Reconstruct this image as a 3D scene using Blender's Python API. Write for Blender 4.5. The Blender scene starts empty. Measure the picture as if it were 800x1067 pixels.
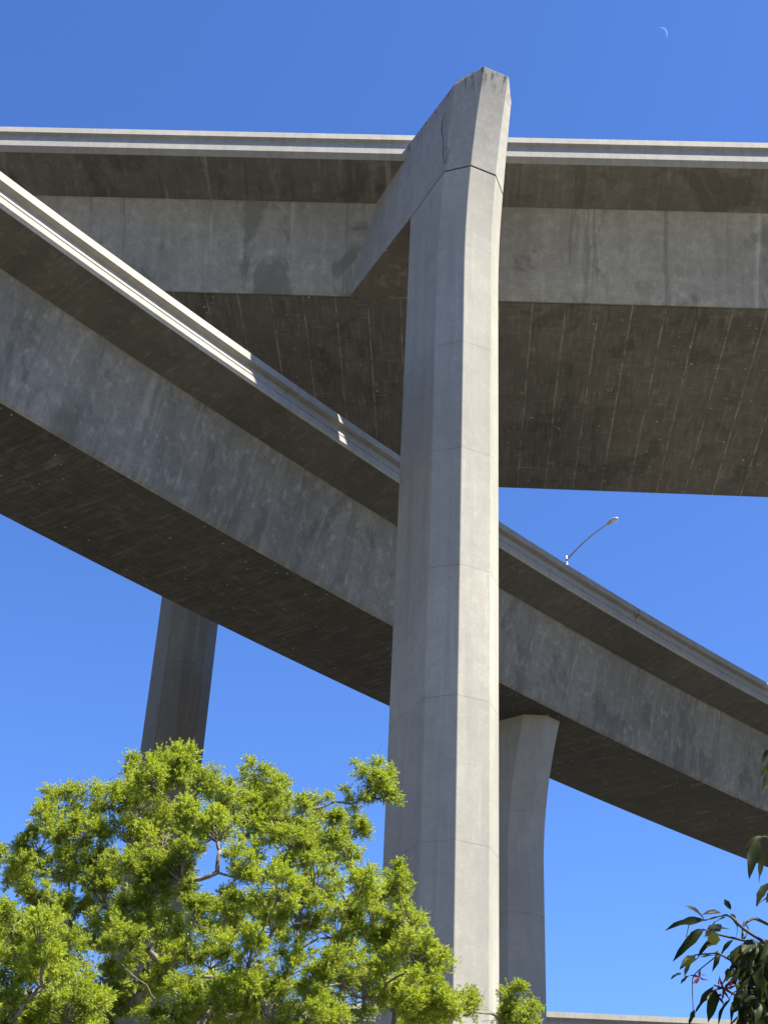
import bpy, bmesh, math, random
import numpy as np
from mathutils import Vector, Matrix

R = math.radians
scn = bpy.context.scene
col = scn.collection
rng = np.random.default_rng(7)
random.seed(7)
EYE = 1.6                      # eye height above the ground; scene heights below are given above the eye

# ------------------------------------------------------------------ helpers
def tag(o, label=None, cat=None, group=None, kind=None):
    if label: o['label'] = label
    if cat: o['category'] = cat
    if group: o['group'] = group
    if kind: o['kind'] = kind
    return o

def empty(name, loc=(0, 0, 0)):
    o = bpy.data.objects.new(name, None)
    o.location = loc
    o.empty_display_size = .5
    col.objects.link(o)
    return o

def link(name, me, mats, parent=None, smooth=False):
    for m in (mats if isinstance(mats, (list, tuple)) else [mats]):
        me.materials.append(m)
    if smooth:
        me.polygons.foreach_set('use_smooth', [True] * len(me.polygons))
    o = bpy.data.objects.new(name, me)
    col.objects.link(o)
    if parent is not None:
        o.parent = parent
        o.location = -parent.location      # geometry is given in world metres
    return o

def from_bm(name, bm, mats, parent=None, smooth=False):
    bmesh.ops.recalc_face_normals(bm, faces=bm.faces)
    me = bpy.data.meshes.new(name)
    bm.to_mesh(me)
    bm.free()
    return link(name, me, mats, parent, smooth)

def path(pa, n, z, S):
    x0, y0, z0, az, k, g = pa
    a = az + k * S
    if abs(k) < 1e-6:
        X = x0 + math.sin(az) * S
        Y = y0 + math.cos(az) * S
    else:
        X = x0 + (math.cos(az) - np.cos(a)) / k
        Y = y0 + (np.sin(a) - math.sin(az)) / k
    return np.stack([X - n * np.cos(a), Y + n * np.sin(a), z0 + g * S + z + EYE], 1)

def sweep(name, pa, prof, S, mats, seg_mat=None, parent=None):
    """closed profile [(n, z)] carried along a road axis; UV = metres along, metres round the section"""
    S = np.asarray(S, float)
    bm = bmesh.new()
    uv = bm.loops.layers.uv.new('UVMap')
    cols = []
    for n, z in prof:
        cols.append([bm.verts.new(p) for p in path(pa, n, z, S)])
    k = len(prof)
    d = [0.0]
    for i in range(k):
        a, b = prof[i], prof[(i + 1) % k]
        d.append(d[-1] + math.hypot(b[0] - a[0], b[1] - a[1]))
    for i in range(k):
        A, B = cols[i], cols[(i + 1) % k]
        for j in range(len(S) - 1):
            f = bm.faces.new((A[j], A[j + 1], B[j + 1], B[j]))
            f.material_index = seg_mat[i] if seg_mat else 0
            for l, c in zip(f.loops, ((S[j], d[i]), (S[j + 1], d[i]), (S[j + 1], d[i + 1]), (S[j], d[i + 1]))):
                l[uv].uv = c
    bm.faces.new([c[0] for c in cols])
    bm.faces.new([c[-1] for c in cols][::-1])
    return from_bm(name, bm, mats, parent)

def loft(name, rings, mats, parent=None, bevel=0.0):
    bm = bmesh.new()
    V = [[bm.verts.new(p) for p in r] for r in rings]
    n = len(rings[0])
    for a, b in zip(V[:-1], V[1:]):
        for i in range(n):
            bm.faces.new((a[i], a[(i + 1) % n], b[(i + 1) % n], b[i]))
    bm.faces.new(V[0][::-1])
    bm.faces.new(V[-1])
    o = from_bm(name, bm, mats, parent)
    if bevel:
        m = o.modifiers.new('edge', 'BEVEL')
        m.width = bevel
        m.segments = 2
        m.limit_method = 'ANGLE'
        m.angle_limit = R(25)
    return o

class Tubes:
    def __init__(s):
        s.v, s.f, s.n = [], [], 0
    def add(s, pts, rad, k=6):
        pts = np.asarray(pts, float)
        m = len(pts)
        rad = np.broadcast_to(np.asarray(rad, float), (m,))
        t = np.gradient(pts, axis=0)
        t /= np.linalg.norm(t, axis=1)[:, None] + 1e-12
        ref = np.array([0, 0, 1.]) if abs(t[:, 2]).mean() < .8 else np.array([1., 0, 0])
        a = np.cross(t, ref)
        a /= np.linalg.norm(a, axis=1)[:, None] + 1e-12
        b = np.cross(t, a)
        th = np.arange(k) * 2 * math.pi / k
        ring = pts[:, None] + rad[:, None, None] * (np.cos(th)[None, :, None] * a[:, None] + np.sin(th)[None, :, None] * b[:, None])
        s.v.append(ring.reshape(-1, 3))
        for i in range(m - 1):
            for j in range(k):
                p, q = s.n + i * k + j, s.n + i * k + (j + 1) % k
                s.f.append((p, q, q + k, p + k))
        s.f.append(tuple(range(s.n + k - 1, s.n - 1, -1)))
        s.f.append(tuple(range(s.n + (m - 1) * k, s.n + m * k)))
        s.n += m * k
    def build(s, name, mat, parent=None):
        me = bpy.data.meshes.new(name)
        me.from_pydata(np.concatenate(s.v).tolist(), [], s.f)
        return link(name, me, mat, parent, smooth=True)

def quads_mesh(name, verts, per, faces_per, mat, parent, attr=None, smooth=True):
    """verts (N*per,3); the same faces repeated for each of N pieces; attr: N floats -> point attribute 'tone'"""
    N = len(verts) // per
    fp = np.asarray(faces_per)
    F = (np.arange(N)[:, None, None] * per + fp[None]).reshape(-1, fp.shape[1])
    me = bpy.data.meshes.new(name)
    me.vertices.add(len(verts))
    me.vertices.foreach_set('co', np.asarray(verts, np.float32).ravel())
    me.loops.add(F.size)
    me.loops.foreach_set('vertex_index', F.ravel().astype(np.int32))
    me.polygons.add(len(F))
    me.polygons.foreach_set('loop_start', (np.arange(len(F)) * fp.shape[1]).astype(np.int32))
    me.update(calc_edges=True)
    if attr is not None:
        a = me.attributes.new('tone', 'FLOAT', 'POINT')
        a.data.foreach_set('value', np.repeat(np.asarray(attr, np.float32), per))
    me.validate()
    return link(name, me, mat, parent, smooth)

# ------------------------------------------------------------------ materials
class NT:
    def __init__(s, name):
        s.m = bpy.data.materials.new(name)
        s.m.use_nodes = True
        s.t = s.m.node_tree
        s.bsdf = s.t.nodes['Principled BSDF']
        s.out = s.t.nodes['Material Output']
    def n(s, typ, **kw):
        d = s.t.nodes.new(typ)
        for k, v in kw.items():
            setattr(d, k, v)
        return d
    def l(s, a, b):
        s.t.links.new(a, b)
    def val(s, sock, v):
        if hasattr(v, 'is_output'):
            s.l(v, sock)
        else:
            sock.default_value = v
    def math(s, op, a, b=0.0, c=0.0, clamp=False):
        d = s.n('ShaderNodeMath', operation=op, use_clamp=clamp)
        s.val(d.inputs[0], a); s.val(d.inputs[1], b); s.val(d.inputs[2], c)
        return d.outputs[0]
    def mul(s, v, sc):
        d = s.n('ShaderNodeVectorMath', operation='MULTIPLY')
        s.l(v, d.inputs[0]); d.inputs[1].default_value = sc
        return d.outputs[0]
    def noise(s, v, scale, detail=4, rough=.55, dist=0.0):
        d = s.n('ShaderNodeTexNoise')
        s.l(v, d.inputs['Vector'])
        d.inputs['Scale'].default_value = scale
        d.inputs['Detail'].default_value = detail
        d.inputs['Roughness'].default_value = rough
        d.inputs['Distortion'].default_value = dist
        return d.outputs['Fac']
    def ramp(s, x, lo, hi, a=0.0, b=1.0):
        d = s.n('ShaderNodeMapRange')
        d.clamp = True
        d.interpolation_type = 'SMOOTHSTEP'
        s.val(d.inputs[0], x)
        for i, v in zip((1, 2, 3, 4), (lo, hi, a, b)):
            d.inputs[i].default_value = v
        return d.outputs[0]
    def mix(s, f, a, b, mode='MIX'):
        d = s.n('ShaderNodeMix', data_type='RGBA', blend_type=mode)
        s.val(d.inputs[0], f)
        for sock, v in ((d.inputs[6], a), (d.inputs[7], b)):
            if hasattr(v, 'is_output'): s.l(v, sock)
            else: sock.default_value = (*v, 1)
        return d.outputs[2]
    def lines(s, x, period, width):
        """thin line wherever x is a multiple of period"""
        fr = s.math('FRACT', s.math('DIVIDE', x, period))
        dist = s.math('MULTIPLY', s.math('MINIMUM', fr, s.math('SUBTRACT', 1.0, fr)), period)
        return s.ramp(dist, width * .35, width, 1.0, 0.0), fr
    def bump(s, h, strength, dist=.01):
        b = s.n('ShaderNodeBump')
        b.inputs['Strength'].default_value = strength
        b.inputs['Distance'].default_value = dist
        s.l(h, b.inputs['Height'])
        s.l(b.outputs[0], s.bsdf.inputs['Normal'])

def coords(t, kind):
    tc = t.n('ShaderNodeTexCoord')
    v = tc.outputs['UV'] if kind == 'UV' else tc.outputs['Object']
    sp = t.n('ShaderNodeSeparateXYZ')
    t.l(v, sp.inputs[0])
    return v, sp.outputs

def concrete(name, base, dark, kind='UV', blotch=.5, streak=.5, fine=.25, spots=0.0, lifts=0.0, boards=0.0,
             hatch=0.0, pale=(.55, .53, .48), seed=0.0, streak_scale=(1.1, .07), hatch_scale=(.35, 5.0), patches=0.0, top_soot=None, cloud=.35, grain=0.0, seams=0.0, stains=0.0):
    t = NT(name)
    v, xyz = coords(t, kind)
    mp = t.n('ShaderNodeVectorMath', operation='ADD')
    t.l(v, mp.inputs[0]); mp.inputs[1].default_value = (seed, seed * .7, seed * .3)
    v = mp.outputs[0]
    big = t.noise(v, .22, 6, .6)
    mid = t.noise(v, 1.3, 6, .6, .3)
    fin = t.noise(v, 14, 5, .65)
    c = t.mix(t.math('MULTIPLY', t.ramp(big, .35, .68), blotch), base, dark)
    c = t.mix(t.math('MULTIPLY', t.ramp(mid, .42, .75), blotch * .6), c, dark)
    if kind == 'UV':
        sv = t.mul(v, (streak_scale[0], streak_scale[1], 1))
    else:
        sv = t.mul(v, (1.3, 1.3, .06))
    st = t.noise(sv, 1.6, 5, .6)
    st2 = t.noise(sv, 6.0, 3, .6)
    c = t.mix(t.math('MULTIPLY', t.ramp(st, .46, .72), streak), c, dark)
    c = t.mix(t.math('MULTIPLY', t.ramp(st2, .55, .75), streak * .35), c, pale)
    c = t.mix(t.math('MULTIPLY', t.ramp(fin, .38, .68), fine), c, dark)
    cl1 = t.noise(v, 3.2, 7, .68, .4)
    c = t.mix(t.math('MULTIPLY', t.ramp(cl1, .38, .62, 1.0, 0.0), cloud * .6), c, dark)
    c = t.mix(t.math('MULTIPLY', t.ramp(cl1, .55, .75), cloud * .35), c, pale)
    if patches:          # pale lime bloom in small soft patches
        p1 = t.noise(t.mul(v, (1.0, .55, 1)), 3.6, 4, .6)
        p2 = t.noise(v, .3, 3, .5)
        c = t.mix(t.math('MULTIPLY', t.math('MULTIPLY', t.ramp(p1, .52, .70), t.ramp(p2, .30, .55)), patches), c, pale)
    if hatch:            # broken board marks across the soffit
        h1 = t.noise(t.mul(v, (hatch_scale[1], hatch_scale[0], 1)), 1.0, 4, .6)
        h2 = t.noise(v, .8, 3, .5)
        h3 = t.noise(t.mul(v, (hatch_scale[0] * 2.2, hatch_scale[1] * .7, 1)), 1.0, 4, .6)
        c = t.mix(t.math('MULTIPLY', t.math('MULTIPLY', t.ramp(h1, .55, .8), t.ramp(h2, .38, .65)), hatch), c, pale)
        c = t.mix(t.math('MULTIPLY', t.math('MULTIPLY', t.ramp(h3, .56, .8), t.ramp(h2, .6, .4)), hatch * .7), c, pale)
    if stains:           # broad damp stains and lime runs with their own outline
        s1 = t.noise(t.mul(v, (.55, .33, 1)), 1.0, 7, .62, .5)
        s2 = t.noise(t.mul(v, (1.6, .10, 1)), 1.0, 6, .65, .2)
        c = t.mix(t.math('MULTIPLY', t.ramp(s1, .53, .62), stains), c, tuple(d * .72 for d in dark))
        c = t.mix(t.math('MULTIPLY', t.ramp(s2, .58, .66), stains * .8), c, tuple(d * .8 for d in dark))
        c = t.mix(t.math('MULTIPLY', t.ramp(s2, .40, .30), stains * .5), c, pale)
    if seams:            # joints between the form panels
        brk2 = t.noise(v, .9, 4, .7)
        w1, _ = t.lines(t.math('ADD', xyz[0], t.math('MULTIPLY', xyz[1], .12)), 3.66, .03)
        c = t.mix(t.math('MULTIPLY', t.math('MULTIPLY', w1, t.ramp(brk2, .35, .6)), seams), c, pale)
        w2, _ = t.lines(xyz[1], 1.37, .025)
        c = t.mix(t.math('MULTIPLY', t.math('MULTIPLY', w2, t.ramp(brk2, .48, .66)), seams * .7), c, dark)
    if boards:           # joints of the formwork sheets
        brk = t.noise(v, 1.1, 4, .7)
        l1, _ = t.lines(xyz[0], 1.22, .035)
        c = t.mix(t.math('MULTIPLY', t.math('MULTIPLY', l1, t.ramp(brk, .38, .62)), boards), c, pale)
        l2, _ = t.lines(xyz[1], 2.44, .03)
        c = t.mix(t.math('MULTIPLY', t.math('MULTIPLY', l2, t.ramp(brk, .50, .68)), boards * .8), c, pale)
    if grain:            # the print of the form boards, both ways
        g1 = t.noise(t.mul(v, (8, .8, 1)), 1.0, 4, .6)
        g2 = t.noise(t.mul(v, (.9, 8, 1)), 1.0, 4, .6)
        c = t.mix(t.math('MULTIPLY', t.ramp(g1, .50, .72), grain * .45), c, pale)
        c = t.mix(t.math('MULTIPLY', t.ramp(g2, .54, .74), grain * .40), c, pale)
        c = t.mix(t.math('MULTIPLY', t.ramp(g1, .48, .30), grain * .6), c, dark)
        v2 = t.n('ShaderNodeTexVoronoi')
        t.l(v, v2.inputs['Vector']); v2.inputs['Scale'].default_value = 3.4
        pk = t.n('ShaderNodeSeparateColor'); t.l(v2.outputs['Color'], pk.inputs[0])
        near_l = t.noise(v, .55, 3, .6)
        fl = t.math('MULTIPLY', t.ramp(v2.outputs['Distance'], .05, .16, 1.0, 0.0), t.ramp(t.math('MULTIPLY', pk.outputs[1], near_l), .36, .42))
        c = t.mix(t.math('MULTIPLY', fl, grain * 1.7), c, (.5, .48, .43))
    if spots:            # small pale pocks, tie holes and lime drips
        vo = t.n('ShaderNodeTexVoronoi')
        t.l(v, vo.inputs['Vector']); vo.inputs['Scale'].default_value = 1.25
        pick = t.n('ShaderNodeSeparateColor'); t.l(vo.outputs['Color'], pick.inputs[0])
        sp = t.math('MULTIPLY', t.ramp(vo.outputs['Distance'], .03, .075, 1.0, 0.0), t.ramp(pick.outputs[0], .45, .5))
        c = t.mix(t.math('MULTIPLY', sp, spots), c, (.62, .60, .55))
    if lifts:            # pour lifts of a column, 3.93 m apart
        z = t.math('SUBTRACT', xyz[2], 11.8 + EYE - 3 * 3.93)
        wob = t.math('MULTIPLY', t.math('SUBTRACT', mid, .5), .10)
        z = t.math('ADD', z, wob)
        ln, fr = t.lines(z, 3.93, .024)
        fl = t.math('FLOOR', t.math('DIVIDE', z, 3.93))
        wn = t.n('ShaderNodeTexWhiteNoise', noise_dimensions='1D'); t.l(fl, wn.inputs['W'])
        c = t.mix(t.math('MULTIPLY', wn.outputs['Value'], .22), c, dark)
        ln2, _ = t.lines(z, 1.31, .025)
        c = t.mix(t.math('MULTIPLY', t.math('MULTIPLY', ln2, t.ramp(big, .45, .6)), lifts * .3), c, dark)
        c = t.mix(t.math('MULTIPLY', t.math('MULTIPLY', ln, t.ramp(mid, .35, .55, .1, 1.0)), lifts), c, tuple(d * .45 for d in dark))
    if top_soot:         # drip marks under the top edge of the pillar head
        dn = t.noise(t.mul(v, (1, 1, .12)), 5.5, 3, .6)
        msk = t.math('MULTIPLY', t.ramp(xyz[2], top_soot - 1.0, top_soot - .15), t.ramp(dn, .5, .62))
        c = t.mix(t.math('MULTIPLY', msk, .8), c, (.05, .05, .055))
    t.l(c, t.bsdf.inputs['Base Color'])
    t.bsdf.inputs['Roughness'].default_value = .88
    t.bsdf.inputs['Specular IOR Level'].default_value = .25
    h = t.math('ADD', t.math('MULTIPLY', mid, .5), t.math('MULTIPLY', fin, .5))
    t.bump(h, .35, .02)
    return t.m

def plain(name, colr, rough=.5, metal=0.0, var=.3):
    t = NT(name)
    v, _ = coords(t, 'OBJ')
    n = t.noise(v, 9, 4)
    c = t.mix(t.math('MULTIPLY', n, var), colr, tuple(x * .55 for x in colr))
    t.l(c, t.bsdf.inputs['Base Color'])
    t.bsdf.inputs['Roughness'].default_value = rough
    t.bsdf.inputs['Metallic'].default_value = metal
    return t.m

def leaf_mat(name, a, b, trans, rough=.5, tr_w=.45, spec=.4):
    """a..b: base colour over the per-leaf tone; thin leaf = reflecting + translucent"""
    t = NT(name)
    at = t.n('ShaderNodeAttribute', attribute_name='tone')
    c = t.mix(at.outputs['Fac'], a, b)
    t.l(c, t.bsdf.inputs['Base Color'])
    t.bsdf.inputs['Roughness'].default_value = rough
    t.bsdf.inputs['Specular IOR Level'].default_value = spec
    tl = t.n('ShaderNodeBsdfTranslucent')
    t.l(t.mix(.75, c, trans), tl.inputs[0])
    ms = t.n('ShaderNodeMixShader')
    ms.inputs[0].default_value = tr_w
    t.l(t.bsdf.outputs[0], ms.inputs[1]); t.l(tl.outputs[0], ms.inputs[2])
    t.l(ms.outputs[0], t.out.inputs['Surface'])
    return t.m

def bark_mat(name, a, b):
    t = NT(name)
    v, _ = coords(t, 'OBJ')
    n = t.noise(t.mul(v, (1, 1, .3)), 22, 5, .65)
    t.l(t.mix(t.ramp(n, .35, .65), a, b), t.bsdf.inputs['Base Color'])
    t.bsdf.inputs['Roughness'].default_value = .9
    t.bump(n, .6, .01)
    return t.m

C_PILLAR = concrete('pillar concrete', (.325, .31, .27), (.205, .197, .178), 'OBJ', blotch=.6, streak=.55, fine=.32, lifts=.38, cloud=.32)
C_PILLAR_DARK = concrete('darker pillar concrete', (.215, .20, .172), (.12, .112, .097), 'OBJ', blotch=.7, streak=.6, fine=.3, lifts=.5, seed=40.0)  # darker tones than the other pillars, for the one behind the ramp
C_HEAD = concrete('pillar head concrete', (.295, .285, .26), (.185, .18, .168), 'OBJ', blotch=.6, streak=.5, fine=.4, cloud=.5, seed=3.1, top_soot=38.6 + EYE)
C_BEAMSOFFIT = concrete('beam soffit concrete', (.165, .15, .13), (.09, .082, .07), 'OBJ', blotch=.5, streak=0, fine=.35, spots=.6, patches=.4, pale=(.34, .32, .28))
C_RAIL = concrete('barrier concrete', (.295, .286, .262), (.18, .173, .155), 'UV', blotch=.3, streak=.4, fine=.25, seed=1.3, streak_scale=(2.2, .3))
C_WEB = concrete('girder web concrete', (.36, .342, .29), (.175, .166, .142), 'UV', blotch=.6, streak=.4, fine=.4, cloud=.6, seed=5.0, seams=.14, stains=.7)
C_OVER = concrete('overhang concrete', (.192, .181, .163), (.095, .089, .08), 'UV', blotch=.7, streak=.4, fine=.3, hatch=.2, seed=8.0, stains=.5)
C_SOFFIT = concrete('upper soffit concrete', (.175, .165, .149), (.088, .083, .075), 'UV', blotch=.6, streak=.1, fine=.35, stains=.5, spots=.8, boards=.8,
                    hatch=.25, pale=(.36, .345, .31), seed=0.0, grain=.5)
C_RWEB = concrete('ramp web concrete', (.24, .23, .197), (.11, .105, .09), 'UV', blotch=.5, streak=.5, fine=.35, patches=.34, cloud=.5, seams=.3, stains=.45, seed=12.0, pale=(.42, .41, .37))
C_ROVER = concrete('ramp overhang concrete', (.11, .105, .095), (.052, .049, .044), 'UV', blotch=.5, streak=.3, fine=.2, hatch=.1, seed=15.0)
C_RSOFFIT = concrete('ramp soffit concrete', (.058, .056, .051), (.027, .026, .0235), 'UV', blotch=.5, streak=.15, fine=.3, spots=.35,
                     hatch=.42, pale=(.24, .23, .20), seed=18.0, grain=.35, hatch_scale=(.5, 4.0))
STEEL = plain('galvanised steel', (.42, .43, .44), .45, .6)
HEADM = plain('lamp housing', (.50, .46, .38), .5, .1)
GLASSM = plain('lamp lens', (.75, .77, .78), .15, 0, .1)
DARK = plain('dark crack', (.035, .035, .037), .95)

# ------------------------------------------------------------------ world, sun, camera
SUN_AZ, SUN_EL = 109.3, 56.0
w = bpy.data.worlds.new('World')
scn.world = w
w.use_nodes = True
nt = w.node_tree
bg = nt.nodes['Background']
sky = nt.nodes.new('ShaderNodeTexSky')
sky.sky_type = 'NISHITA'
sky.sun_disc = False
sky.sun_elevation = R(SUN_EL)
sky.sun_rotation = R(SUN_AZ)
sky.altitude = 50
sky.air_density = 1.0
sky.dust_density = .3
sky.ozone_density = 2.0
tint = nt.nodes.new('ShaderNodeMix'); tint.data_type = 'RGBA'; tint.blend_type = 'MULTIPLY'
tint.inputs[0].default_value = 1.0
tint.inputs[7].default_value = (.57, .85, 1.38, 1)          # clear deep-blue air
nt.links.new(sky.outputs[0], tint.inputs[6])
nt.links.new(tint.outputs[2], bg.inputs[0])
bg.inputs[1].default_value = .05

sd = bpy.data.lights.new('sun', 'SUN')
sd.energy = 5.0
sd.angle = R(.53)
sd.color = (1.0, .935, .785)
so = bpy.data.objects.new('sun', sd)
col.objects.link(so)
sunv = Vector((math.sin(R(SUN_AZ)) * math.cos(R(SUN_EL)), math.cos(R(SUN_AZ)) * math.cos(R(SUN_EL)), math.sin(R(SUN_EL))))
so.rotation_euler = sunv.to_track_quat('Z', 'Y').to_euler()
so.location = (60, -20, 90)

TH, RO = .5588, .0490
rt = Vector((1, 0, 0)); up = Vector((0, -math.sin(TH), math.cos(TH))); fw = Vector((0, math.cos(TH), math.sin(TH)))
r2 = rt * math.cos(RO) + up * math.sin(RO)
u2 = -rt * math.sin(RO) + up * math.cos(RO)
cd = bpy.data.cameras.new('camera')
cam = bpy.data.objects.new('camera', cd)
col.objects.link(cam)
m = Matrix((r2, u2, -fw)).transposed().to_4x4()
m.translation = Vector((0, 0, EYE))
cam.matrix_world = m
cd.sensor_fit = 'VERTICAL'
cd.sensor_height = 24
cd.lens = 1480 / 1067 * 24
cd.clip_start = .05
cd.clip_end = 20000
scn.camera = cam
vs = scn.view_settings
vs.view_transform = 'Standard'
vs.look = 'None'
vs.gamma = 1
vs.use_curve_mapping = False
vs.exposure = 1.80
scn.cycles.max_bounces = 8
scn.cycles.diffuse_bounces = 4
scn.cycles.transparent_max_bounces = 8

def pix(x, y, Y):
    """where the photo's direction (x, y) stands at forward distance Y"""
    U, V = (x - 400) / 1480, (533.5 - y) / 1480
    d = r2 * U + u2 * V + fw
    return np.array(d * (Y / d.y)) + (0, 0, EYE)

# ------------------------------------------------------------------ ground
t = NT('dry ground')
v, _ = coords(t, 'OBJ')
a = t.noise(v, .05, 6); b = t.noise(v, 1.5, 6)
c = t.mix(t.ramp(a, .4, .6), (.115, .11, .085), (.165, .15, .125))
c = t.mix(t.math('MULTIPLY', b, .5), c, (.08, .076, .06))
t.l(c, t.bsdf.inputs['Base Color']); t.bsdf.inputs['Roughness'].default_value = 1
bm = bmesh.new()
N = 24
xs = np.linspace(-1, 1, N + 1); xs = np.sign(xs) * np.abs(xs) ** 3 * 4000
G = [[bm.verts.new((x, y, 0)) for x in xs] for y in xs]
for i in range(N):
    for j in range(N):
        bm.faces.new((G[i][j], G[i][j + 1], G[i + 1][j + 1], G[i + 1][j]))
tag(from_bm('ground', bm, t.m), 'dry grass and earth under the viaducts', None, None, 'structure')
t = NT('asphalt')
v, _ = coords(t, 'OBJ')
a = t.noise(v, .4, 6); b = t.noise(v, 60, 3)
t.l(t.mix(t.math('MULTIPLY', t.math('ADD', a, b), .5), (.065, .064, .062), (.035, .035, .036)), t.bsdf.inputs['Base Color'])
t.bsdf.inputs['Roughness'].default_value = .95
ASPHALT = t.m

# ------------------------------------------------------------------ upper viaduct
UP = (0.0, 36.702, 39.305, 1.63025, 0.0, -.02439)
SU = np.linspace(-160, 160, 65)
W = 21.55
near = [(.02, -.78), (-.04, -1.09), (.15, -1.25), (2.10, -1.50), (2.10, -1.54), (2.125, -1.56), (3.744, -4.612), (3.80, -4.612), (3.80, -4.585), (3.87, -4.585), (3.87, -4.612)]
far = [(16.354, -4.612), (W - 2.9, -1.58), (W - 2.88, -1.54), (W - 2.88, -1.50)] + [(W - n, z) for n, z in reversed(near[:3])]
top = [(W - .55, -.78), (W - .57, -.95), (.57, -.95), (.55, -.78)]
prof = near + far + top
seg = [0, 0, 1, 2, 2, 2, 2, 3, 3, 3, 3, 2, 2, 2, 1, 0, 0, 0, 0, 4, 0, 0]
uv_ = empty('viaduct', tuple(path(UP, 0, -4.6, np.array([0.0]))[0]))
tag(uv_, 'upper viaduct deck with slanted grey web and dark soffit, crossing behind the tallest pillar', 'viaduct', 'elevated road viaducts')
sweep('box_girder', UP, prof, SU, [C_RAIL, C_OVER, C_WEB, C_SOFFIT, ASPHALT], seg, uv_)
rail = [(.085, 0), (0, -.34), (.13, -.39), (.11, -.82), (.5, -.82), (.40, -.5), (.30, 0)]
sweep('barrier', UP, rail, SU, C_RAIL, None, uv_)
sweep('barrier', UP, [(W - n, z) for n, z in reversed(rail)], SU, C_RAIL, None, uv_)
for s_, n_ in ((5.0, 6.554), (8.215, 8.951), (10.036, 8.979), (6.285, 14.252), (14.957, 13.77), (-1.142, 9.072)):
    bm = bmesh.new()
    c0 = path(UP, n_, -4.612, np.array([s_]))[0]
    K = 16
    prof_r = ((.075, .06), (.075, -.018), (.115, -.018), (.115, .02))
    VV = [[bm.verts.new((c0[0] + r_ * math.cos(i * 2 * math.pi / K), c0[1] + r_ * math.sin(i * 2 * math.pi / K), c0[2] + dz)) for i in range(K)] for r_, dz in prof_r]
    for A_, B_ in zip(VV[:-1], VV[1:]):
        for i in range(K):
            bm.faces.new((A_[i], A_[(i + 1) % K], B_[(i + 1) % K], B_[i]))
    bm.faces.new([VV[0][i] for i in range(K)])
    o = from_bm('drain_collar', bm, [C_RAIL, DARK], uv_)
    for p in o.data.polygons:
        if len(p.vertices) > 4: p.material_index = 1

# ------------------------------------------------------------------ pillars of the upper viaduct
AX = np.array([-.417, .909]); LA = np.array([.909, .417])       # along the cap beam (away), across it
ZJ, ZT = 34.70, 38.6
def plan(org, pts, z):
    return [(*(org + AX * q + LA * l), z + EYE) for q, l in pts]
def flare(z):
    return .0178 * max(0, z - 30.4) ** 2
def octo(tn, tb=0.0, k=1.0, ins=0.0):
    return [(-tn * k + ins, ins), (-.64 - tn + ins, .64 + ins * .4), (-.64 - tn + ins, 1.60 - ins * .4), (-tn * k + ins, 2.24 - ins),
            (2.14 + tb - ins, 2.24 - ins), (2.78 + tb - ins, 1.60 - ins * .4), (2.78 + tb - ins, .64 + ins * .4), (2.14 + tb - ins, ins)]
def pillar(org, label, near_side, s_label=None):
    org = np.array(org, float)
    e = empty('concrete_pillar', (org[0], org[1], 0))
    tag(e, label, 'pillar', 'concrete pillars carrying the elevated roads')
    zs = [-EYE] + list(np.linspace(30.4, ZJ - .05, 9))
    rings = []
    for z in zs:
        tt = flare(z)
        rings.append(plan(org, octo(tt if near_side else 0, 0 if near_side else tt), z))
    loft('shaft', rings, C_PILLAR if near_side else C_PILLAR_DARK, e, .02)
    tt = flare(ZJ)
    a, b = (tt, 0) if near_side else (0, tt)
    loft('joint_filler', [plan(org, octo(a, b, 1, .07), ZJ - .06), plan(org, octo(a, b, 1, .07), ZJ + .01)], DARK, e)
    rings = []
    for z in list(np.linspace(ZJ, ZT - .32, 7)) + [ZT]:
        tt = flare(z)
        k = 1 - .23 * (z - ZJ) / (ZT - ZJ)
        if near_side:
            back = 6.9
            pts = octo(tt, 0, k)[:4] + [(2.2, 2.24), (back, 2.26), (back, -.09), (2.2, 0)]
            if z == ZT: pts[0] = (pts[0][0] + .02, .13)
        else:
            front = -3.9
            pts = octo(0, tt)
            bk = [(2.14 + tt * k, 2.24), (2.78 + tt, 1.6), (2.78 + tt, .64), (2.14 + tt * k, 0)]
            pts = [(front, 0), (front, 2.24), (-.2, 2.24)] + bk + [(-.2, 0)]
        rings.append(plan(org, pts, z))
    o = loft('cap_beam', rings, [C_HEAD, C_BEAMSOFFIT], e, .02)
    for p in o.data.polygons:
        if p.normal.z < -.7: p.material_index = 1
    return e, org
ORG = np.array([1.31, 34.25])
e1, _ = pillar(ORG, 'tallest pillar, its right faces sunlit, with a flared head rising above the upper viaduct', True)
# cracks on the shaded side of the head
tb = Tubes()
def onside(x, y, off=.004):
    # point of the head's left side (the plane l = 0) seen in the photo's direction (x, y)
    d = pix(x, y, 34) - (0, 0, EYE)
    o2 = ORG; n2 = LA
    tpar = (o2 @ n2 - off) / (d[:2] @ n2)
    return d * tpar + (0, 0, EYE)
crk = [(463, 172), (461, 160), (462, 148), (460, 135), (461, 126), (464, 116)]
tb.add([onside(*p) for p in crk], [.005, .018, .009, .022, .012, .004], 4)
tb.add([onside(*p) for p in [(464, 170), (466, 160), (468, 155), (464, 153), (462, 158)]], [.012, .005, .003, .009, .004], 4)
tb.build('crack', DARK, e1)
s2 = 25.75
e2, _ = pillar(ORG + AX * s2, 'shaded grey pillar standing behind the curving ramp above the green treetop', False)

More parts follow.
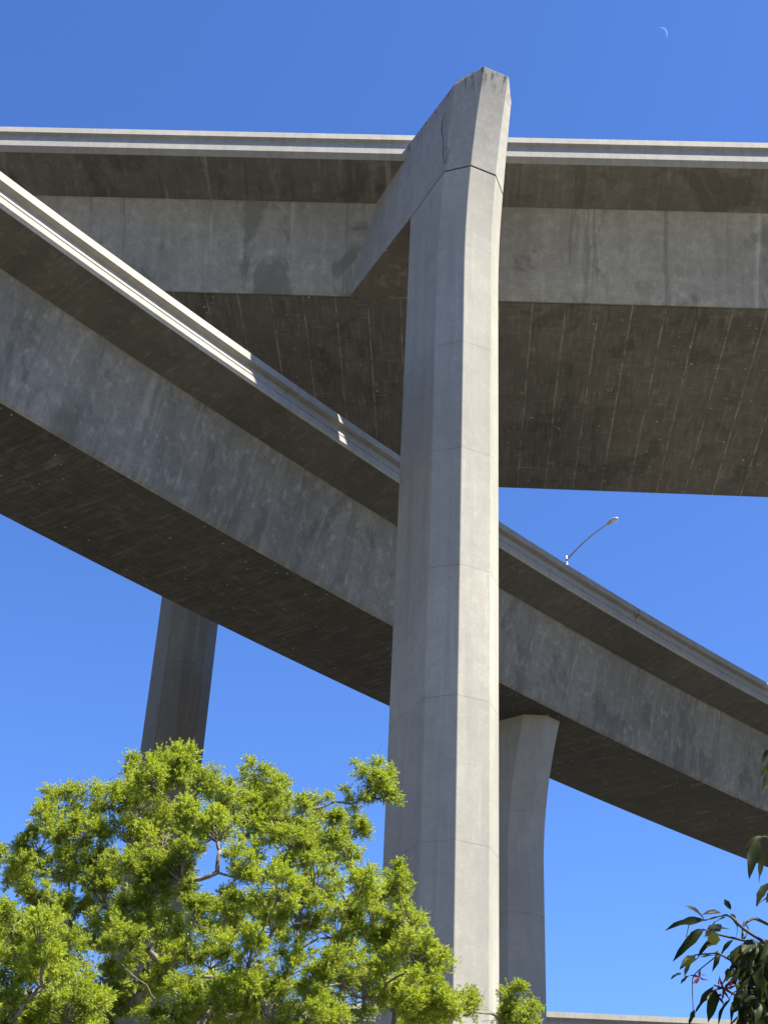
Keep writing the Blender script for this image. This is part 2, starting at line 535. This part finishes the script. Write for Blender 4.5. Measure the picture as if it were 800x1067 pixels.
# ------------------------------------------------------------------ curving ramp
KR = .977
RP = (-.334 * KR, 40.992 * KR, 28.639 * KR, .72475, .0033 / KR, .02693)
SR = np.linspace(-75, 110, 149)
WR = 10.25
near = [(.02, -.74), (-.006, -.85), (.03, -.862), (.03, -.885), (-.010, -.897), (-.055, -1.13), (.01, -1.239), (1.62, -1.575), (1.62, -1.60), (1.645, -1.61), (2.44, -4.93), (2.53, -5.01)]
far = [(WR - 2.47, -4.78), (WR - 1.65, -1.6), (WR, -1.24), (WR + .04, -1.1), (WR, -.74)]
top = [(WR - .55, -.74), (WR - .57, -.95), (.57, -.95), (.55, -.74)]
prof = near + far + top
prof = [(n * KR, z * KR) for n, z in prof]
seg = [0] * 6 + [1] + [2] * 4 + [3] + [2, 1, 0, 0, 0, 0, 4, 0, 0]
rp = empty('ramp', tuple(path(RP, 5, -5, np.array([0.0]))[0]))
tag(rp, 'curving lower ramp descending behind the tallest pillar, its barrier sunlit at the upper left end', 'ramp')
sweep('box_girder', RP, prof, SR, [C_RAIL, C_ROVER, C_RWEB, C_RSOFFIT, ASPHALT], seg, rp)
rail2 = [(n * KR, z * KR) for n, z in [(.085, 0), (0, -.35), (.21, -.39), (.21, -.78), (.5, -.78), (.40, -.5), (.30, 0)]]
SJ = 16.65 * KR
sweep('barrier', RP, rail2, np.concatenate([SR[SR < SJ - .2], [SJ - .045]]), C_RAIL, None, rp)
sweep('barrier', RP, rail2, np.concatenate([[SJ + .045], SR[SR > SJ + .2]]), C_RAIL, None, rp)
sweep('barrier', RP, [(WR * KR - n, z) for n, z in reversed(rail2)], SR, C_RAIL, None, rp)

# its pillar with the flared top
SC = 14.55 * KR
azc = RP[3] + RP[4] * SC
cc = path(RP, 5.1 * KR, -4.9 * KR, np.array([SC]))[0]
dn = np.array([-math.cos(azc), math.sin(azc)]); ds = np.array([math.sin(azc), math.cos(azc)])
e3 = empty('concrete_pillar', (cc[0], cc[1], 0))
tag(e3, 'slimmer shaded pillar curving outward at its top under the ramp', 'pillar', 'concrete pillars carrying the elevated roads')
ra, rb = 1.03, .425
zt = cc[2] + .12
rings = []
for z in [0.0] + list(np.linspace(zt - 6.2, zt, 14)):
    f = 1.0 * max(0, (z - (zt - 6.2)) / 6.2) ** 2
    pts = [(rb, ra + f), (ra, rb + f * .9), (ra, -rb - f * .9), (rb, -ra - f), (-rb, -ra - f), (-ra, -rb - f * .9), (-ra, rb + f * .9), (-rb, ra + f)]
    rings.append([(cc[0] + ds[0] * a_ + dn[0] * b_, cc[1] + ds[1] * a_ + dn[1] * b_, z) for a_, b_ in pts])
loft('shaft', rings, C_PILLAR, e3, .02)
# ------------------------------------------------------------------ low far viaduct
LV = (0.0, 90.0, 20.66, math.pi / 2 + .004, 0.0, .004)
SL = np.linspace(-120, 120, 49)
WL = 12.0
near = [(0, -.78), (-.04, -1.06), (.04, -1.25), (1.6, -1.5), (2.1, -3.0)]
prof = near + [(WL - n, z) for n, z in reversed(near)] + [(WL - .55, -.78), (WL - .57, -.95), (.57, -.95), (.55, -.78)]
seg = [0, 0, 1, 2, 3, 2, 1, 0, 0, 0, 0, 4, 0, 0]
lv = empty('viaduct', tuple(path(LV, 5, -3, np.array([0.0]))[0]))
tag(lv, 'low distant viaduct seen as a pale strip along the bottom right edge of the picture', 'viaduct', 'elevated road viaducts')
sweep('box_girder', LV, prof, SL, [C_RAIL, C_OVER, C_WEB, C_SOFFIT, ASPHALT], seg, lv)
sweep('barrier', LV, rail, SL, C_RAIL, None, lv)
sweep('barrier', LV, [(WL - n, z) for n, z in reversed(rail)], SL, C_RAIL, None, lv)

# ------------------------------------------------------------------ street lamp on the ramp's far barrier
pb = path(RP, 10.05 * KR, 0, np.array([25.0 * KR]))[0]
pt = pix(590, 582, pb[1]); pb[0] = pt[0]
sl = empty('street_lamp', tuple(pb))
tag(sl, 'street lamp with a curved arm reaching over the ramp, right of the tallest pillar', 'street lamp')
tb = Tubes()
zz = np.linspace(pb[2] - .05, pt[2] + .15, 10)
tb.add([(pb[0], pb[1], z) for z in zz], np.linspace(.11, .045, 10), 10)
tb.build('pole', STEEL, sl)
tb = Tubes()
tb.add([(pb[0], pb[1], pt[2] - .12), (pb[0], pb[1], pt[2] - .02)], .06, 10)
tb.build('clamp', STEEL, sl)
azl = RP[3] + RP[4] * 25
tow = np.array([math.cos(azl), -math.sin(azl)])            # towards the roadway
hx = pix(632, 546.5, pb[1] - 1.9)
p0 = np.array([pb[0], pb[1], pt[2] - .1])
L_ = hx - p0
s_ = np.linspace(0, 1, 14)
arm = np.stack([p0[0] + L_[0] * s_, p0[1] + L_[1] * s_, p0[2] + L_[2] * (1.55 * s_ - .55 * s_ ** 2)], 1)
tb = Tubes(); tb.add(arm, np.linspace(.05, .035, 14), 8)
tb.build('arm', STEEL, sl)
ad = arm[-1] - arm[-2]; ad /= np.linalg.norm(ad); ad = ad * 1.0
hd = np.array([ad[0], ad[1], ad[2] * .8]); hd /= np.linalg.norm(hd)
sd_ = np.cross(hd, (0, 0, 1)); sd_ /= np.linalg.norm(sd_); ud = np.cross(sd_, hd)
bm = bmesh.new()
prev = None
K = 12
for s1, wd, ht, dz in ((-.06, .05, .05, 0), (.04, .09, .07, 0), (.16, .14, .10, .0), (.34, .17, .12, .0), (.52, .17, .115, .0), (.66, .12, .08, .0), (.70, .04, .03, .0)):
    cc_ = arm[-1] + hd * s1
    rr = [bm.verts.new(cc_ + sd_ * wd * math.cos(i * 2 * math.pi / K) + ud * ht * (math.sin(i * 2 * math.pi / K) * (1 if math.sin(i * 2 * math.pi / K) > 0 else .6))) for i in range(K)]
    if prev:
        for i in range(K):
            bm.faces.new((prev[i], prev[(i + 1) % K], rr[(i + 1) % K], rr[i]))
    else:
        bm.faces.new(rr)
    prev = rr
bm.faces.new(prev)
lamp_head = from_bm('lamp_head', bm, HEADM, sl, True)
bm = bmesh.new()
bmesh.ops.create_uvsphere(bm, u_segments=14, v_segments=8, radius=1)
M_ = Matrix((Vector(hd) * .17, Vector(sd_) * .13, Vector(ud) * .10)).transposed().to_4x4()
M_.translation = Vector(arm[-1] + hd * .46 - ud * .05)
bmesh.ops.transform(bm, matrix=M_, verts=bm.verts)
lens = from_bm('lens', bm, GLASSM, None, True)
lens.parent = lamp_head

# ------------------------------------------------------------------ moon: the sunlit lune of a distant sphere
mc = Vector(pix(688.4, 35.4, 1) - np.array([0, 0, EYE])).normalized()
DM = 9000.0
RM = DM * math.tan(R(.245))
toward = -mc
limb = (r2 * 1.0 + u2 * .75); limb = (limb - mc * limb.dot(mc)).normalized()
axis = limb.cross(toward).normalized()
bm = bmesh.new()
NA, NB = 20, 4
gr = []
for i in range(NA + 1):
    la = -math.pi / 2 + math.pi * i / NA
    row = []
    for j in range(NB + 1):
        lo = R(0) + R(44) * j / NB
        d = axis * math.sin(la) + (limb * math.cos(lo) + toward * math.sin(lo)) * math.cos(la)
        row.append(bm.verts.new(mc * DM + Vector((0, 0, EYE)) + d * RM))
    gr.append(row)
for i in range(NA):
    for j in range(NB):
        try: bm.faces.new((gr[i][j], gr[i + 1][j], gr[i + 1][j + 1], gr[i][j + 1]))
        except ValueError: pass
t = NT('moonlight')
em = t.n('ShaderNodeEmission')
v, _ = coords(t, 'OBJ')
t.l(t.mix(t.noise(v, .05, 3), (.07, .15, .42), (.09, .18, .46)), em.inputs[0])
em.inputs[1].default_value = .80
t.l(em.outputs[0], t.out.inputs['Surface'])
MOON = t.m
tag(from_bm('moon', bm, MOON, None, True), 'thin pale crescent moon in the blue sky at upper right', 'moon')

# ------------------------------------------------------------------ fine-leaved trees
BARK = bark_mat('pale bark', (.19, .165, .13), (.085, .07, .052))
LEAF = leaf_mat('needle leaves', (.045, .075, .011), (.29, .345, .034), (.45, .54, .028), .5, .45)

def unit(v):
    return v / (np.linalg.norm(v, axis=-1, keepdims=True) + 1e-9)

def tufts_leaves(base, dirs, length, nleaf, ll, lw, rg, tone):
    """spiky shoots: nleaf thin leaves round each twig; returns leaf verts and tones"""
    n = len(base)
    b = np.repeat(base, nleaf, 0); d = np.repeat(dirs, nleaf, 0); L = np.repeat(length, nleaf)
    tn = np.repeat(tone, nleaf) + rg.normal(0, .14, n * nleaf)
    s = rg.uniform(0.0, 1, n * nleaf)
    rnd = rg.normal(size=(n * nleaf, 3))
    side = unit(rnd - (rnd * d).sum(1, keepdims=True) * d)
    o = b + d * (L * s)[:, None]
    ld = unit(side * rg.uniform(.5, 1.0, (n * nleaf, 1)) + d * (0.25 + 1.0 * s[:, None] ** 2) + np.array([0, 0, .15]))
    l = ll * rg.uniform(.65, 1.2, n * nleaf)[:, None] * (1 - .3 * s[:, None])
    wv = unit(np.cross(ld, rg.normal(size=(n * nleaf, 3)))) * (lw * rg.uniform(.8, 1.2, (n * nleaf, 1)))
    bend = np.array([0, 0, -.12]) * l
    p0 = o; p1 = o + ld * l * .45 + wv; p2 = o + ld * l + bend; p3 = o + ld * l * .45 - wv
    V = np.stack([p0, p1, p2, p3], 1).reshape(-1, 3)
    tn = np.clip(tn + .25 * (s - .5), 0, 1)
    return V, tn

def fine_tree(name, label, lobes, base, fork, seed, back=0, dens=1.0, trunk_r=.075):
    rg = np.random.default_rng(seed)
    e = empty(name, (base[0], base[1], 0))
    tag(e, label, 'tree', 'fine-leaved green trees below the viaducts')
    C = []; RR = []
    for c, r in lobes:
        C.append(c); RR.append(r)
    C = np.array(C); RR = np.array(RR)
    # skeleton: each lobe hangs on the nearest already placed node that is nearer the fork
    fork = np.array(fork, float)
    nodes = [np.array([base[0], base[1], 0.0]), np.array([(base[0] + fork[0]) / 2, (base[1] + fork[1]) / 2, fork[2] * .5]), fork]
    par = [-1, 0, 1]
    order = np.argsort(np.linalg.norm(C - fork, axis=1))
    lobe_node = {}
    for i in order:
        tgt = C[i] - np.array([0, 0, RR[i] * .35])
        P = np.array(nodes[2:])
        dd = np.linalg.norm(P - tgt, axis=1) + .35 * np.linalg.norm(P - fork, axis=1)
        j = int(dd.argmin()) + 2
        a = nodes[j]
        mid = a * .5 + tgt * .5 + rg.normal(0, .045, 3) * np.linalg.norm(tgt - a) + np.array([0, 0, .05])
        nodes.append(mid); par.append(j)
        nodes.append(tgt); par.append(len(nodes) - 2)
        lobe_node[i] = len(nodes) - 1
    wgt = np.zeros(len(nodes))
    for k in lobe_node.values():
        q = k
        while q >= 0:
            wgt[q] += 1; q = par[q]
    rad = lambda k: trunk_r * (max(wgt[k], .5) / wgt[0]) ** .5
    tb = Tubes()
    for k in range(1, len(nodes)):
        a, b = nodes[par[k]], nodes[k]
        t_ = np.linspace(0, 1, 5)[:, None]
        off = rg.normal(0, .035, 3) * np.linalg.norm(b - a)
        pts = a + (b - a) * t_ + off * np.sin(math.pi * t_)
        r0 = rad(par[k]) if par[k] < 2 else min(rad(par[k]), rad(k) * 1.25)
        tb.add(pts, np.linspace(r0, rad(k), 5), 7 if rad(k) > .03 else 5)
    V, T = [], []
    for i in range(len(C)):
        r = RR[i]; c = C[i]
        # round leafy puffs inside the lobe, each a dome of radiating shoots
        ns = max(3, int(round(18.5 * (r / .30) ** 1.7)))
        dirs = unit(rg.normal(size=(ns, 3)) + np.array([.1, -.1, .3]))
        pc = c + dirs * (r * rg.uniform(.25, 1.08, (ns, 1)) ** .6)
        node = nodes[lobe_node[i]]
        ltone = rg.uniform(.2, .8)
        for q in range(ns):
            pr = rg.uniform(.09, .18)
            k = max(6, int(30 * dens * (pr / .14) ** 1.6))
            t_ = np.linspace(0, 1, 5)[:, None]
            pts = node + (pc[q] - node) * t_ + rg.normal(0, .03, 3) * np.sin(math.pi * t_)
            tb.add(pts, np.linspace(.007, .003, 5), 4)
            out = unit(pc[q] - c)
            td = unit(rg.normal(0, 1, (k, 3)) + out * .45 + np.array([.0, 0, .55]))
            bs = pc[q] + td * pr * rg.uniform(.0, .45, (k, 1)) * np.array([1, 1, .8])
            hi = td[:, 2] * .16
            ptone = ltone + rg.normal(0, .12)
            v_, t2 = tufts_leaves(bs, td, rg.uniform(.45, .75, k) * pr, 24, .040, .0042, rg, ptone + hi + rg.normal(0, .08, k))
            V.append(v_); T.append(t2)
        for _ in range(2):                        # bare dead twiglets
            a_ = c + unit(rg.normal(size=3)) * r * .3
            b_ = a_ + unit(rg.normal(size=3) + np.array([0, 0, .3])) * rg.uniform(.12, .35)
            tb.add([a_, (a_ + b_) / 2 + rg.normal(0, .02, 3), b_], [.004, .003, .002], 4)
    tb.build('trunk', BARK, e)
    quads_mesh('crown', np.concatenate(V), 4, [[0, 1, 2, 3]], LEAF, e, np.concatenate(T))
    return e

L1 = [(178,800,22),(158,812,18),(132,799,11),(200,812,20),(145,838,24),(66,840,20),(88,868,16),(50,860,18),(40,885,18),(28,902,15),(92,850,18),(115,835,18),
(236,830,17),(270,820,22),(285,848,20),(255,850,20),(310,848,18),(332,842,14),(346,868,17),(302,880,20),(228,868,22),(200,858,22),(170,878,22),(190,908,26),
(140,903,18),(108,918,16),(160,925,20),(384,812,17),(397,828,12),(366,834,10),(402,808,9),(415,918,17),(372,928,20),(330,918,22),(290,930,22),(260,908,22),(240,948,22),
(310,958,24),(350,968,24),(388,955,20),(422,968,17),(432,995,20),(402,1000,22),(448,1008,14),(440,1040,22),(468,1048,14),(490,1048,13),(536,1045,17),(522,1062,13),(545,1062,12),
(200,958,22),(168,970,22),(180,1008,26),(220,1000,22),(260,998,24),(300,1008,24),(340,1018,24),(378,1030,24),(230,1045,26),(280,1050,26),(330,1058,22),
(180,1050,22),(122,1022,20),(110,1055,22),(20,912,16),(62,985,14),(412,1045,22),(365,895,14),(-6,884,10),(75,905,12),(130,870,16),(60,935,12),(95,892,18),(112,940,20),(76,955,18),(100,978,20),(132,962,20),(125,992,20),(60,905,16),(40,940,16)]
def lobes_from(L, Y0, span, rg, n_back):
    out = []
    cx = np.mean([l[0] for l in L]); cy = 1010
    for x, y, r in L:
        q = min(1, math.hypot((x - cx) / 290, (y - cy) / 240))
        Y = Y0 - span * math.sqrt(1 - q * q) * rg.uniform(.1, 1.0) + rg.normal(0, .25)
        out.append((pix(x, y, Y), r / 1480 * Y * 1.2))
    for _ in range(n_back):                      # the far side of the crown, which the front mostly hides
        x, y, r = L[rg.integers(len(L))]
        q = min(1, math.hypot((x - cx) / 290, (y - cy) / 240))
        if q > .8: continue
        Y = Y0 + span * math.sqrt(1 - q * q) * rg.uniform(.2, 1.0)
        out.append((pix(x + rg.normal(0, 12), y + 25 + rg.normal(0, 12), Y), r / 1480 * Y))
    return out
rg = np.random.default_rng(3)
b0 = pix(250, 1060, 15.6)
lob = lobes_from(L1, 15.6, 2.6, rg, 55)
for _ in range(26):                              # lower boughs, below the picture
    an = rg.uniform(0, 2 * math.pi); rr_ = rg.uniform(.9, 2.9)
    lob.append((np.array([b0[0] + rr_ * math.cos(an), 15.6 + rr_ * math.sin(an), rg.uniform(3.0, 4.3)]), rg.uniform(.22, .34)))
fine_tree('leafy_tree', 'large yellow-green tree with fine leaves spreading in front of the tallest pillar', lob, (b0[0], 15.6), (b0[0] - .1, 15.6, 3.2), 11)

L2 = [(15,958,20),(42,974,18),(20,1004,24),(58,998,22),(76,1022,18),(30,1040,28),(70,1055,22),(8,1062,22),(92,1042,12),(-15,970,24),(-20,1020,26),(-30,1050,24),(45,1020,22),(5,975,20),(30,1062,22)]
rg = np.random.default_rng(5)
lob = [(pix(x, y, 11.2 + rg.normal(0, .45)), r / 1480 * 11.2 * 1.2) for x, y, r in L2]
for _ in range(26):
    an = rg.uniform(0, 2 * math.pi); rr_ = rg.uniform(.2, 1.3)
    lob.append((np.array([-3.3 + rr_ * math.cos(an), 11.6 + rr_ * math.sin(an), rg.uniform(2.6, 4.1)]), rg.uniform(.18, .28)))
fine_tree('leafy_tree', 'smaller bright yellow-green tree cut off by the lower left corner', lob, (-3.3, 11.6), (-3.3, 11.6, 2.3), 12, trunk_r=.08)

# ------------------------------------------------------------------ broad-leaved tree at the right edge
BARK2 = bark_mat('brown twig bark', (.05, .042, .03), (.025, .02, .015))
BLEAF = leaf_mat('broad leaves', (.004, .008, .003), (.020, .025, .007), (.085, .10, .015), .45, .20, .06)
RLEAF = leaf_mat('young red leaves', (.045, .010, .010), (.075, .024, .018), (.10, .02, .015), .8, .3, .0)
bt = empty('broadleaf_tree', (2.75, 5.4, 0))
tag(bt, 'tree with large drooping dark green leaves leaning in at the right edge', 'tree')
def leaf_verts(b, tip, width, nrm, droop, fold, rg):
    b = np.asarray(b); tip = np.asarray(tip)
    d = tip - b; L = np.linalg.norm(d); d = d / L
    sd = unit(np.cross(d, nrm)); up_ = np.cross(sd, d)
    rows = 9
    s = np.linspace(0, 1, rows)
    prof_ = np.sin(math.pi * s ** .85) ** .85 * (1 - .25 * s)
    prof_[0] = .06; prof_[-1] = .01
    out = []
    wav = rg.uniform(0, 6); wa = rg.uniform(.08, .30); ww = rg.uniform(.05, .16); cl = rg.normal(.0, .25)
    for i in range(rows):
        c = b + d * L * s[i] + up_ * (L * (droop * math.sin(math.pi * s[i]) * .9 - cl * .35 * s[i] ** 2.5))
        wv = width * prof_[i] * (1 + ww * math.sin(wav * 2 + 17 * s[i]))
        for k in (-1, -.5, 0, .5, 1):
            out.append(c + sd * wv * k + up_ * (wv * abs(k) * fold + wv * wa * abs(k) * math.sin(wav + 9 * s[i] + k * 2)))
    return np.array(out)
LF = []
for i in range(8):
    for k in range(4):
        a = i * 5 + k
        LF.append([a, a + 1, a + 6, a + 5])
rg = np.random.default_rng(21)
Y0 = 5.0
def cp(x, y, Y=Y0):
    return pix(680 + x / 3.717, 780 + y / 3.717, Y)
leaves = [(200,665,108,612),(202,665,42,692),(262,635,190,640),(300,625,278,588),(195,700,120,760),(195,700,75,828),(250,720,165,815),(250,720,205,770),(280,655,225,690),
(160,800,102,865),(170,810,122,885),(110,870,68,897),(140,880,108,915),(250,780,235,860),(300,640,330,690),(320,650,325,745),(310,740,260,800),(345,760,300,830),
(235,920,165,1030),(240,930,215,1055),(300,970,255,1075),(340,760,410,830),(400,770,360,870),(420,780,400,900),(380,880,340,955),(400,880,420,1000),(440,800,446,910),
(290,850,285,905),(310,850,318,920),(345,850,338,905),(160,1010,132,1070),(425,340,355,392),(405,350,370,490),(455,335,395,350),(450,400,408,525),(445,520,400,612),
(455,560,430,600),(440,60,422,115),(455,70,418,172),(450,0,425,55),(465,20,440,90),(470,120,440,150),(300,700,190,720),(260,680,200,740),(250,800,175,815),(330,990,300,1080),(360,960,330,1060)]
for _ in range(300):
    x = rg.uniform(335, 490) if rg.random() < .7 else rg.uniform(480, 640); y = rg.uniform(745, 1060) - (x - 330) * .15
    a = rg.normal(math.pi / 2 + .25, .5); l = rg.uniform(70, 120)
    leaves.append((x, y, x + l * math.cos(a), y + l * math.sin(a)))
for _ in range(40):
    x = rg.uniform(500, 700); y = rg.uniform(-200, 740)
    a = rg.normal(math.pi / 2 + .3, .5); l = rg.uniform(70, 125)
    leaves.append((x, y, x + l * math.cos(a), y + l * math.sin(a)))
V, T = [], []
tb = Tubes()
for i, (x0, y0, x1, y1) in enumerate(leaves):
    dy = rg.uniform(-.30, .30) + (.1 if i > 46 else 0)
    b = cp(x0, y0, Y0 + dy); tip = cp(x1, y1, Y0 + dy + rg.normal(0, .05))
    L = np.linalg.norm(tip - b)
    nrm = unit(np.array([rg.normal(0, .5), -.55 + rg.normal(0, .5), .7]))
    V.append(leaf_verts(b, tip, min(.0215, max(.011, L * .165)) * rg.uniform(.8, 1.1), nrm, rg.uniform(.02, .12), rg.uniform(.1, .35), rg))
    T.append(rg.uniform(0, 1))
quads_mesh('crown', np.concatenate(V), 45, LF, BLEAF, bt, T)
for cx_, cy_, k, l in ((178, 884, 7, 40), (272, 930, 8, 50), (250, 960, 6, 42), (300, 905, 5, 38)):
    V, T = [], []
    for q in range(k):
        a = 2 * math.pi * q / k + rg.normal(0, .35)
        b = cp(cx_, cy_, Y0 - .1); tip = cp(cx_ + l * math.cos(a) * rg.uniform(.5, 1.1), cy_ + l * math.sin(a) * rg.uniform(.5, 1.1), Y0 - .1 + rg.normal(0, .06))
        V.append(leaf_verts(b, tip, .005, unit(rg.normal(size=3)), .05, .3, rg)); T.append(rg.uniform(0, 1))
    quads_mesh('young_shoot', np.concatenate(V), 45, LF, RLEAF, bt, T)
def twig(pts, r0, r1, jit=.25):
    P = np.array([cp(x, y, Y0 + d) for x, y, d in pts])
    t_ = np.linspace(0, len(P) - 1, 6 * len(P))
    Q = np.stack([np.interp(t_, range(len(P)), P[:, k]) for k in range(3)], 1)
    for _ in range(3):
        Q[1:-1] = (Q[:-2] + Q[1:-1] * 2 + Q[2:]) / 4
    tb.add(Q, np.linspace(r0, r1, len(Q)), 6)
twig([(640, 860, .1), (446, 760, 0), (350, 700, 0), (290, 640, -.05), (200, 665, -.1)], .007, .003)
twig([(560, 820, .1), (446, 770, 0), (345, 742, 0), (250, 720, 0), (195, 700, -.1)], .006, .003)
twig([(345, 742, 0), (348, 680, .02), (390, 655, .05), (450, 682, .1), (600, 760, .1)], .004, .007)
twig([(350, 742, 0), (372, 700, .03), (350, 670, .02)], .003, .002)
twig([(140, 680, 0), (128, 730, 0)], .002, .0015)
twig([(250, 800, 0), (150, 880, 0), (155, 1010, 0)], .0025, .0015)
twig([(620, 960, .1), (446, 900, 0), (350, 850, 0), (250, 790, 0), (160, 800, 0)], .006, .0025)
twig([(620, 1060, .1), (446, 980, 0), (330, 960, 0), (272, 930, -.1), (235, 915, -.1)], .006, .003)
twig([(640, 560, .1), (500, 430, 0), (440, 340, 0), (405, 348, 0)], .006, .0025)
twig([(640, 560, .1), (500, 540, 0), (440, 540, 0), (400, 610, 0)], .007, .003)
twig([(640, 300, .1), (500, 100, 0), (440, 50, 0)], .009, .003)
TR = np.array([2.75, 5.4])
for x, y in ((640, 860), (560, 820), (600, 760), (620, 960), (620, 1060), (640, 560), (640, 300)):
    q = cp(x, y, Y0 + .1)
    a = np.array([TR[0], TR[1], min(3.1, q[2] - .5)])
    s_ = np.linspace(0, 1, 8)[:, None]
    tb.add(a + (q - a) * s_ + np.array([0, 0, .12]) * np.sin(math.pi * s_), np.linspace(.035, .011, 8), 7)
tb.add([(TR[0] + .12, TR[1] + .1, 0), (TR[0] + .05, TR[1] + .03, 1.0), (TR[0], TR[1], 2.1), (TR[0] + .03, TR[1], 3.2), (TR[0] + .1, TR[1] + .1, 4.2)], [.11, .085, .07, .05, .02], 10)
tb.build('trunk', BARK2, bt)
